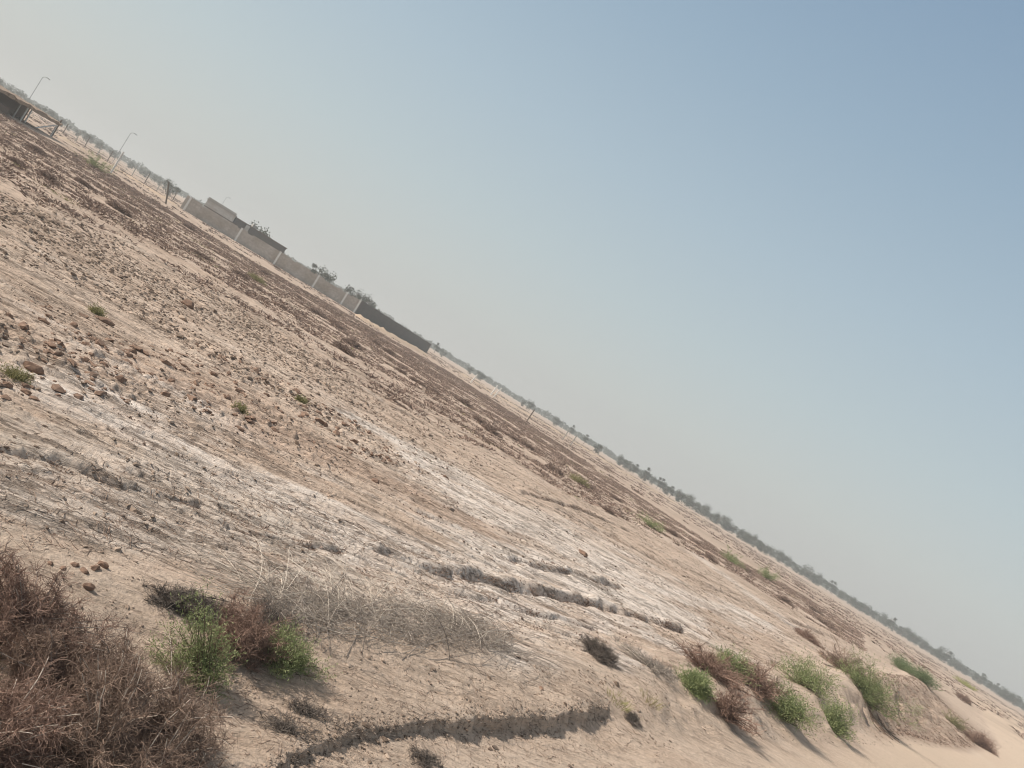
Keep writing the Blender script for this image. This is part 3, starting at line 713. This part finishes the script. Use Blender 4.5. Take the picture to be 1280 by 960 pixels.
def clods(name, pts, size, **tg):
    n = len(pts); z = H(pts[:, 0], pts[:, 1])
    a = rng.uniform(0, 6.28, n); ca, sa = np.cos(a), np.sin(a)
    V = IV[None] * (1 + .28 * rng.normal(size=(n, 12, 1))) * size[:, None, None] * np.stack([rng.uniform(.8, 1.5, n), rng.uniform(.6, 1, n), rng.uniform(.3, .75, n)], 1)[:, None, :]
    X = V[..., 0] * ca[:, None] - V[..., 1] * sa[:, None] + pts[:, :1]; Y = V[..., 0] * sa[:, None] + V[..., 1] * ca[:, None] + pts[:, 1:2]
    Z = V[..., 2] + z[:, None] + size[:, None] * .15
    F = IF[None] + (np.arange(n) * 12)[:, None, None]
    o = mesh_obj(name, np.stack([X, Y, Z], -1), F.reshape(-1, 3), M['soil']); tag(o, **tg); return o
pp = [scatter_poly(plain_poly, 42000)]
t_, w_ = tw(pp[0][:, 0], pp[0][:, 1]); k_ = (fbm(t_ / 2.5, w_ / .8, 321, 3) + rng.normal(size=len(t_)) * .2 + .5 * clod_zone(pp[0][:, 0], pp[0][:, 1])) > .05
pp = pp[0][k_]
clods('soil_crumbs', pp, .010 * np.exp(rng.normal(size=len(pp)) * .45) * (1 + .6 * clod_zone(pp[:, 0], pp[:, 1])), label='crumbs of dried soil strewn over the plain', cat='soil crumbs', kind='stuff')
near_poly = [tuple(P(*q)[:2]) for q in [(-60, 1000), (-60, 660), (200, 690), (480, 760), (700, 800), (900, 840), (1010, 860), (1100, 900), (1200, 930), (1000, 930), (860, 920), (800, 990), (400, 1010)]]
pp = scatter_poly(near_poly, 16000); t_, w_ = tw(pp[:, 0], pp[:, 1])
pp = pp[(fbm(t_ / .7, w_ / .5, 325, 3) + rng.normal(size=len(t_)) * .2) > .12]
clods('soil_crumbs', pp, .006 * np.exp(rng.normal(size=len(pp)) * .5), label='small crumbs of earth on the sandy bank in front', cat='soil crumbs', kind='stuff')

up_ = [tuple(P0(*q)) for q in [(-60, 220), (0, 240), (150, 300), (300, 385), (430, 470), (560, 540), (640, 590), (560, 590), (400, 530), (250, 440), (120, 370), (-60, 300)]]
pq = scatter_poly(up_, 20000)
cx_ = fbm(pq[:, 0] / 4, pq[:, 1] / 3, 341, 3); pq = pq[(rng.random(len(pq)) < np.clip((-pq[:, 0] + 1) / 9, .12, 1)) & (cx_ + rng.normal(size=len(pq)) * .3 > -.15)]
clods('soil_crumbs', pq, .025 * np.exp(rng.normal(size=len(pq)) * .4), label='brown crumbly clods over the upper left of the plain', cat='soil crumbs', kind='stuff')
cf_ = [tuple(P0(*q)) for q in [(-60, 360), (120, 395), (300, 450), (450, 530), (520, 590), (400, 560), (280, 530), (120, 500), (-60, 510)]]
pq = scatter_poly(cf_, 1900); cx_ = fbm(pq[:, 0] / 1.0, pq[:, 1] / .8, 351, 3); pq = pq[cx_ + rng.normal(size=len(pq)) * .15 > .08]
o_ = clods('soil_crumbs', pq, .026 * np.exp(rng.normal(size=len(pq)) * .5), label='loose brown clod pieces filling the clod field at the left', cat='soil crumbs', kind='stuff')
o_.data.materials.clear(); o_.data.materials.append(plain_mat('brown_clod_earth', (.30, .20, .145), (.15, .095, .07), 20))
# larger single clods
def clod(loc, s, label, group=None):
    v, f = IV.copy(), IF
    import bmesh
    bm = bmesh.new(); vs = [bm.verts.new(q) for q in v]
    for q in f: bm.faces.new([vs[i] for i in q])
    bmesh.ops.subdivide_edges(bm, edges=bm.edges[:], cuts=1, use_grid_fill=True)
    sx, sy, sz = s * random.uniform(.9, 1.4), s * random.uniform(.7, 1), s * random.uniform(.6, .95)
    for q in bm.verts:
        k = random.uniform(.78, 1.15); q.co = Vector((q.co.x * sx * k, q.co.y * sy * k, q.co.z * sz * k))
    me = bpy.data.meshes.new('clod'); bm.to_mesh(me); bm.free(); me.materials.append(M['clod'])
    o = bpy.data.objects.new('clod', me); COL.objects.link(o); o.location = loc + Vector((0, 0, s * .3)); o.rotation_euler = (0, 0, random.uniform(0, 6))
    tag(o, label, 'clod', group)
M['clod'] = plain_mat('clod_earth', (.27, .175, .125), (.15, .095, .07), 25)
for (x, y, s, lb) in [(468, 604, .075, 'single dark brown clod alone on the bare reddish plain'), (234, 383, .16, 'dark clod sitting alone above the clod field'), (556, 598, .07, 'small dark clod at the edge of the white salt streak'),
                      (404, 534, .09, 'dark clod left in the pair right of the clod field'), (420, 538, .08, 'dark clod right in the pair right of the clod field'), (148, 478, .085, 'biggest dark clod on the pale patch of the clod field'),
                      (40, 464, .085, 'large clod casting a long shadow at the left of the clod field'), (115, 468, .065, 'triangular dark clod in the middle of the pale patch'), (676, 862, .03, 'small lone clod on the smooth sandy bank in front'), (728, 694, .10, 'brown clod on the salt crust before the furrow')]:
    clod(P(x, y), s, lb)
cp = [(20, 434), (12, 398), (52, 406), (60, 388), (95, 405), (118, 408), (70, 442), (92, 462), (88, 432), (104, 437), (185, 492), (215, 480), (170, 470), (228, 462), (132, 455), (30, 410), (75, 470), (205, 500), (240, 490), (160, 440), (250, 512), (292, 480), (280, 500), (5, 440), (45, 440), (190, 460), (305, 512), (330, 498), (268, 470), (300, 536), (10, 482), (30, 490), (84, 490), (352, 520), (320, 480)]
for (x, y) in cp: clod(P(x + random.uniform(-4, 4), y + random.uniform(-4, 4)), random.uniform(.035, .075), 'rough brown clod in the clod field ' + ('at the left edge of the picture' if x < 65 else 'around its pale middle patch' if x < 180 else 'towards its right end'), 'clods of the clod field')
for (x, y) in [(62, 706), (78, 712), (92, 708), (104, 716), (118, 712), (128, 708), (110, 736), (344 * .97, 706), (352, 730), (364, 732)]:
    clod(P(x, y), random.uniform(.018, .034), 'small dark clod on the edge of the bank above the brown bushes', 'clods along the bank edge')

t_ = rng.uniform(2.3, 7.5, 1500); w_ = np.interp(t_, CRACK_T, CRACK_W) + rng.normal(size=1500) * .05 - .03
cl = np.stack([t_ * EX + w_ * EY, t_ * EY - w_ * EX], 1)
clods('soil_crumbs', cl, .0058 * np.exp(rng.normal(size=1500) * .5), label='broken crumbs along the lip of the crack in the bank', cat='soil crumbs', kind='stuff')
tufts('dead_roots', cl[:1100] , rng.uniform(.01, .05, 1100), rng.uniform(.01, .04, 1100), 9, .002, M['dark_grey'], label='short dead roots hanging along the crack in the bank', cat='roots', kind='stuff')
# loose sticks on the ground
def litter(name, poly, n, lmin, lmax, r, mat, **tg):
    pts = scatter_poly(poly, n); n = len(pts); k = 6
    z = H(pts[:, 0], pts[:, 1]); a = rng.uniform(0, 6.28, n)
    st = np.stack([pts[:, 0], pts[:, 1], z], 1); Pt = walk(st, np.stack([np.cos(a), np.sin(a), a * 0], 1), rng.uniform(lmin, lmax, n), k, .28)
    hz = H(Pt[..., 0], Pt[..., 1]); Pt[..., 2] = hz + r * .8 + np.abs(Pt[..., 2] - z[:, None]) * .25
    V, F = tubes(Pt, r * np.linspace(1, .5, k)[None] * rng.uniform(.5, 1.3, (n, 1)), 3); tag(mesh_obj(name, V, F, mat), **tg)
lp = [tuple(P(*q)[:2]) for q in [(-60, 700), (-60, 560), (300, 600), (560, 700), (700, 800), (480, 770), (200, 700)]]
litter('stick_litter', lp, 2400, .03, .22, .0022, M['dry_brown'], label='thin dark sticks lying on the plain behind the bushes', cat='sticks', kind='stuff')
lp2 = [tuple(P(*q)[:2]) for q in [(200, 740), (340, 830), (840, 850), (800, 930), (480, 960), (280, 990), (230, 860), (170, 800)]]
litter('stick_litter', lp2, 1300, .02, .12, .0016, M['dry_brown'], label='bits of thin twig scattered on the sandy bank in front', cat='sticks', kind='stuff')

# ------------------------------------------------------------------ shrubs in front
G = tag
o = shrub_dry('dry_bush', P(112, 968), [(0, 0, .42, .58), (.28, .12, .3, .46), (-.1, .35, .36, .56), (.40, -.12, .22, .26), (.15, .45, .3, .42)], 260, 21000, M['dry_brown'], M['pale'], th=.0014, tlen=.12, curl=.6, bases=[(0, 0), (.2, .05), (-.1, .25), (.15, .4)])
G(o, 'largest tangled brown dry bush filling the lower left corner', 'bush')
o = shrub_dry('dry_bush', P(-25, 945), [(0, 0, .34, .42), (.1, .2, .25, .34)], 110, 8000, M['dry_red'], M['pale'], th=.0014, tlen=.12, curl=.55)
G(o, 'reddish brown dry bush at the left edge below the grey one', 'bush')
o = shrub_dry('dry_bush', P(20, 800), [(0, 0, .45, .42), (.30, .08, .32, .34), (-.35, 0, .35, .40)], 160, 13500, M['dry_red'], M['dry_grey'], th=.0015, tlen=.10, curl=.55)
G(o, 'low mauve-brown dry bush at the left edge behind the largest bush', 'bush')
o = shrub_dry('dry_bush', P(70, 880), [(0, 0, .34, .40), (.25, .1, .28, .34), (-.25, 0, .28, .36)], 120, 9500, M['dry_brown'], M['dry_grey'], th=.0014, tlen=.11, curl=.6)
G(o, 'brown dry bush between the largest corner bush and the mauve one behind', 'bush')
o = shrub_dry('dry_bush', P(212, 752), [(0, 0, .17, .11), (.14, .08, .17, .13), (-.12, -.05, .1, .07), (.30, .16, .16, .13)], 110, 6500, M['dark_grey'], None, th=.0015, tlen=.07, curl=.6, outw=-.2, up=0)
G(o, 'small dark grey matted bush left of the upright green shrub', 'bush')
o = shrub_dry('dry_bush', P(287, 815), [(0, 0, .26, .40), (.18, .16, .24, .34), (-.12, .2, .22, .36), (.3, .3, .2, .26)], 140, 10500, M['dry_red'], None, th=.0014, tlen=.09, curl=.5)
G(o, 'reddish dry bush behind the upright green shrub', 'bush')
o = shrub_dry('dry_bush', P(335, 780), [(0, 0, .26, .17)], 50, 1500, M['dark_grey'], M['dry_grey'], th=.0014, tlen=.09)
G(o, 'dark grey twiggy bush at the left end of the brushwood', 'bush')
o = shrub_leafy('green_shrub', P(250, 860), [(-.30, 0, .13, .60), (-.14, .05, .17, .50), (.02, .02, .14, .26), (-.16, .03, .14, .36)], 120, 12000, M['green2'], M['bark'], ll=.018, lw=.0024, th=.0022, spread=.045)
G(o, 'upright bright green shrub with bare stems at its foot', 'shrub')
o = shrub_leafy('green_shrub', P(350, 834), [(-.05, 0, .22, .27), (.18, .05, .17, .18)], 80, 9500, M['green2'], M['bark'], ll=.018, lw=.0024, th=.0018, spread=.04)
G(o, 'low spreading green shrub at the foot of the pale brushwood', 'shrub')
# brushwood
def brushwood():
    a, b = P(350, 828), P(655, 838); a = a + Vector((-.12, .14, 0)); b = b + Vector((-.12, .14, 0)); mid = (a + b) / 2; root = empty('brushwood_pile', mid)
    ax, bx = np.array(a - mid), np.array(b - mid); n = 800
    u = rng.random(n) ** 1.1; s = ax[None] * (1 - u[:, None]) + bx[None] * u[:, None] + np.stack([-rng.random(n) * .5, rng.random(n) * .55, rng.random(n) * .05], 1)
    dirv = unit(bx - ax); aa = rng.normal(size=n) * .75
    d = np.stack([dirv[0] * np.cos(aa) - dirv[1] * np.sin(aa), dirv[0] * np.sin(aa) + dirv[1] * np.cos(aa), rng.uniform(.05, .75, n) * (1 - .35 * u)], 1)
    d[rng.random(n) < .3, :2] *= -1
    off = d[:, 0] * EY - d[:, 1] * EX; d[:, 0] -= np.maximum(off, 0) * EY * 1.6; d[:, 1] += np.maximum(off, 0) * EX * 1.6
    k = 12; ln = rng.uniform(.35, 1.2, n) * (1 - .1 * u); Pt = np.zeros((n, k, 3)); Pt[:, 0] = s; d = unit(d)
    for i in range(1, k):
        d = unit(d + rng.normal(size=(n, 3)) * .07 + np.array([0, 0, -.11])); Pt[:, i] = Pt[:, i - 1] + d * (ln / (k - 1))[:, None]
    gz = H(Pt[..., 0] + mid.x, Pt[..., 1] + mid.y, False) - mid.z; Pt[..., 2] = np.maximum(Pt[..., 2], gz + .01 + .02 * rng.random((n, 1)))
    V, F = tubes(Pt, .0029 * np.linspace(1.1, .45, k)[None] * rng.uniform(.5, 1.3, (n, 1)), 4); mesh_obj('branches', V, F, M['pale'], root, True)
    n = 5200; u = rng.random(n); s = ax[None] * (1 - u[:, None]) + bx[None] * u[:, None]; back = rng.random(n)
    s += np.stack([-back * .42, back * .48, rng.random(n) ** 1.3 * .24 * (1 - .6 * u) * (1 - back * .3)], 1)
    Tw = walk(s, rng.normal(size=(n, 3)) * np.array([1, 1, .4]), rng.uniform(.05, .22, n), 6, .25)
    gz = H(Tw[..., 0] + mid.x, Tw[..., 1] + mid.y, False) - mid.z; Tw[..., 2] = np.maximum(Tw[..., 2], gz + .004)
    V, F = tubes(Tw, .0016 * np.linspace(1, .5, 6)[None] * rng.uniform(.5, 1.2, (n, 1)), 3); mesh_obj('twigs', V, F, M['dry_grey'], root)
    # long arching whips over the right end
    w_ = []
    for (p0, p1, hh) in [((470, 812), (640, 800), .30), ((500, 818), (690, 812), .22), ((430, 800), (600, 770), .28), ((540, 828), (700, 836), .14), ((380, 790), (420, 740), .3), ((450, 820), (360, 790), .35), ((560, 826), (470, 770), .25), ((360, 800), (380, 690), .12), ((375, 810), (345, 705), .15), ((390, 805), (430, 700), .12), ((400, 815), (300, 740), .2), ((410, 820), (365, 715), .1), ((430, 822), (480, 715), .12), ((520, 822), (560, 740), .12), ((500, 826), (620, 760), .2), ((600, 832), (680, 800), .12)]:
        q0, q1 = P(*p0) - mid, P(*p1) - mid; uu = np.linspace(0, 1, 12)[:, None]
        w_.append(np.array(q0)[None] * (1 - uu) + np.array(q1)[None] * uu + np.array([0, 0, 1]) * (4 * uu * (1 - uu) * hh) + .01)
    V, F = tubes(np.array(w_), np.tile(.003 * np.linspace(1, .5, 12)[None], (len(w_), 1)), 4); mesh_obj('whips', V, F, M['dry_grey'], root, True)
    tag(root, 'heap of pale bleached branches lying on the crest of the bank', 'brushwood')
brushwood()
o = shrub_dry('tumbleweed', P(748, 822), [(-.05, 0, .33, .20), (-.2, .08, .24, .16)], 90, 8000, M['dark_grey'], None, th=.0015, tlen=.10, curl=.75, outw=-.7, up=-.1)
G(o, 'rounded dark grey tumbleweed lying on the salt crust', 'tumbleweed')
o = shrub_dry('brushwood_strip', P(812, 836), [(-.35, .35, .28, .07), (0, 0, .3, .10), (.3, .35, .3, .09), (.25, -.05, .2, .08)], 90, 2600, M['dry_grey'], M['pale'], th=.0026, tlen=.10)
G(o, 'flat strip of grey dead twigs between the tumbleweed and the bushes', 'brushwood')

for (x, y, kind, rr, hh, lb) in [
    (880, 838, 'b', .62, .42, 'brown dry bush first in the row beyond the tumbleweed'),
    (910, 842, 'g', .42, .32, 'small green shrub between two brown bushes in the row'),
    (712 + 20 + 8, 0, '', 0, 0, ''),
    (866, 862, 'g', .17, .12, 'tiny green shrub in front of the brown row of bushes'),
    (905, 893, 'b', .38, .46, 'brown dry bush leaning over the sand slope in front of the row'),
    (945, 862, 'b', .62, .50, 'brown dry bush between the green shrubs of the row'),
    (978, 896, 'g', .48, .48, 'green shrub on the sand slope next to the brown leaning bush'),
    (998, 855, 'g', .75, .66, 'wide green shrub at the top of the bank behind the row'),
    (1040, 912, 'g', .40, .55, 'small green shrub lowest on the sand slope'),
    (1052, 838, 'r', .85, .75, 'light brown dry bush left of the big round green shrub'),
    (1082, 876, 'G', 1.0, 1.25, 'big round green shrub on the undercut bank with bare roots'),
    (1128, 838, 'd', 1.5, .95, 'darker green shrub on the crest beyond the big round one'),
    (1152, 852, 'd', 1.3, .8, 'narrow green shrub trailing along the crest at the right'),
    (1204, 876, 'b', .9, .6, 'small brown bush on the crest at the far right'),
    (1190, 905, 'o', 1.1, .6, 'dull straw-coloured bush on the eroded slope at the right'),
    (1222, 930, 'b', 1.2, .6, 'dark brown scrub at the foot of the eroded slope at the right'),
    (1010, 800, 'b', .70, .30, 'low brown bush on the plain behind the wide green shrub'),
]:
    if not lb: continue
    p = P(x, y)
    lob = [(0, 0, rr, hh)] + [(random.uniform(-.95, .95) * rr, random.uniform(-.8, .8) * rr, rr * random.uniform(.3, .6), hh * random.uniform(.35, 1.15)) for _ in range(6)]
    f = min(1.0, max(.35, 12 / p.y)); px_ = p.y / 800        # metres per pixel at that distance
    if kind in 'br': o = shrub_dry('dry_bush', p, lob, 70, 2400, M['dry_red'] if kind == 'b' else M['dry_brown'], None, th=.0024 + px_ * .08, tlen=rr * .32)
    elif kind == 'o': o = shrub_leafy('dry_bush', p, lob, 60, 3000, M['olive'], M['bark'], ll=.06, lw=.008, th=.006, spread=.1)
    else: o = shrub_leafy('green_shrub', p, lob, 70, 14000 if kind == 'G' else 7000, M['green3'] if kind == 'd' else M['green'], M['bark'], ll=.035 + px_ * .8, lw=.0028 + px_ * .12, th=.004, spread=.07 + rr * .1)
    G(o, lb, 'shrub' if o.name.startswith('green') else 'bush')
    if kind == 'G':
        for i in range(5):
            a = -1.5 + .42 * i; q = [(0, 0, -.02)]
            for j in range(1, 9):
                x_, y_ = math.cos(a) * .15 * j + .04 * math.sin(j * 2 + i), math.sin(a) * .15 * j + .04 * math.cos(j * 1.7 + i)
                q.append((x_, y_, float(H(p.x + x_, p.y + y_, False)) - p.z + .03))
            line_tubes('root', [q], .012, M['bark'], o)
# plants out on the plain
for (x, y, mat, rr, hh, lb) in [
    (806, 655, 'green2', 1.4, .5, 'bright green patch of shrub alone on the plain under the brown band'), (912, 702, 'green', 1.7, .8, 'left green shrub of the two at the right end of the brown band'),
    (958, 724, 'green', 1.9, 1.3, 'right and taller green shrub of the two at the right end of the brown band'), (722, 604, 'olive', 1.0, .35, 'dull olive bush on the lower edge of the brown band'),
    (321, 352, 'olive', .9, .25, 'yellowish bush in the brown band below the pale wall'), (115, 208, 'green2', 2.3, 1.7, 'olive green bush standing by the far wire fence'),
    (374, 503, 'olive', .08, .018, 'small olive plant at the right end of the clod field'), (297, 515, 'olive', .10, .02, 'small olive plant at the lower edge of the clod field'),
    (117, 392, 'olive', .09, .016, 'small green plant above the clod field'), (15, 474, 'olive', .08, .02, 'dark green plant at the left edge below the clods'), (1203, 855, 'yellow', 3.0, .25, 'flat yellow-green strip of weeds in the far field at the right')]:
    p = P(x, y); lob = [(0, 0, rr, hh)] + [(random.uniform(-.7, .7) * rr, random.uniform(-.7, .7) * rr, rr * .5, hh * random.uniform(.6, 1.0)) for _ in range(3)]
    k = p.y / 800
    o = shrub_leafy('green_shrub', p, lob, 40, 2600, M[mat], M['bark'], ll=.02 + k * .9, lw=.002 + k * .14, th=.002 + k * .04, spread=.04 + rr * .08); G(o, lb, 'shrub')
for (x, y, lb) in [(772, 880, 'yellow-green tuft of grass on the bank above the scarp'), (812, 878, 'fainter dry grass tuft right of the yellow-green one')]:
    p = P(x, y); nb = 70; a = rng.uniform(0, 6.28, nb); q = rng.random(nb) ** .5 * .13
    o = empty('grass_tuft', p); s = np.stack([np.cos(a) * q, np.sin(a) * q * 1.3, a * 0], 1)
    Pt = walk(s, np.stack([np.cos(a) * .5, np.sin(a) * .5, a * 0 + 1], 1), rng.uniform(.04, .13, nb), 4, .15)
    V, F = tubes(Pt, np.tile(.0022 * np.array([[1, .9, .6, .2]]), (nb, 1)), 3); mesh_obj('blades', V, F, M['yellow'] if x < 800 else M['straw'], o); G(o, lb, 'grass tuft')
# dark matted twigs along the scarp; the first two also stand for cast shadow
for (x, y, rr, hh, lb) in [(385, 893, .20, .035, 'dark matted twigs standing for roots and shadow right of the upright green shrub'), (355, 912, .18, .03, 'dark matted twigs standing for roots and shadow nearest the lower end of the scarp'),
                           (788, 900, .10, .08, 'small dark dead tuft at the right end of the scarp'), (528, 952, .15, .035, 'grey dead tuft at the bottom edge below the scarp')]:
    o = shrub_dry('dead_tuft', P(x, y), [(0, 0, rr, hh), (rr * .6, rr * .5, rr * .6, hh * .8)], 60, 1300, M['dark_grey'], None, th=.0014, tlen=.07, curl=.6, outw=-.1, up=-.1); G(o, lb, 'dead tuft')
# named mounds inside the brown band
proto = [shrub_dry('scrub_bush', (0, 0, 0), [(0, 0, .8, .42), (.4, .2, .5, .35)], 60, 1300, M['scrub'], None, th=.014, tlen=.22) for _ in range(3)]
k = 0
for (x, y) in [(60, 225), (105, 232), (150, 265), (190, 262), (235, 285), (250, 320), (300, 345), (330, 342), (345, 335), (372, 372), (395, 392), (420, 408), (440, 432), (352, 385), (470, 430), (486, 442), (500, 465), (520, 478), (545, 492), (430, 440), (600, 528), (612, 540), (640, 548), (660, 560), (690, 588), (740, 612), (760, 640), (770, 625), (840, 668), (870, 680), (888, 700), (930, 712), (980, 752), (1020, 765), (1030, 780), (45, 190), (20, 205), (580, 505)]:
    o = proto[k] if k < 3 else copy_tree(proto[random.randrange(3)]); k += 1
    p = P(x, y); o.location = p; s = random.uniform(.55, 1.1); o.scale = (s, s, s * .8); o.rotation_euler = (0, 0, random.uniform(0, 6.28))
    nb_ = 'below the shelter and wire fence' if x < 215 else 'below the pale block wall' if x < 440 else 'below the dark block wall' if x < 560 else 'right of the dark wall' if x < 800 else 'near the green shrubs'
    tag(o, 'rounded brown bush in the scrub band ' + nb_, 'bush', 'brown scrub bushes of the far band')
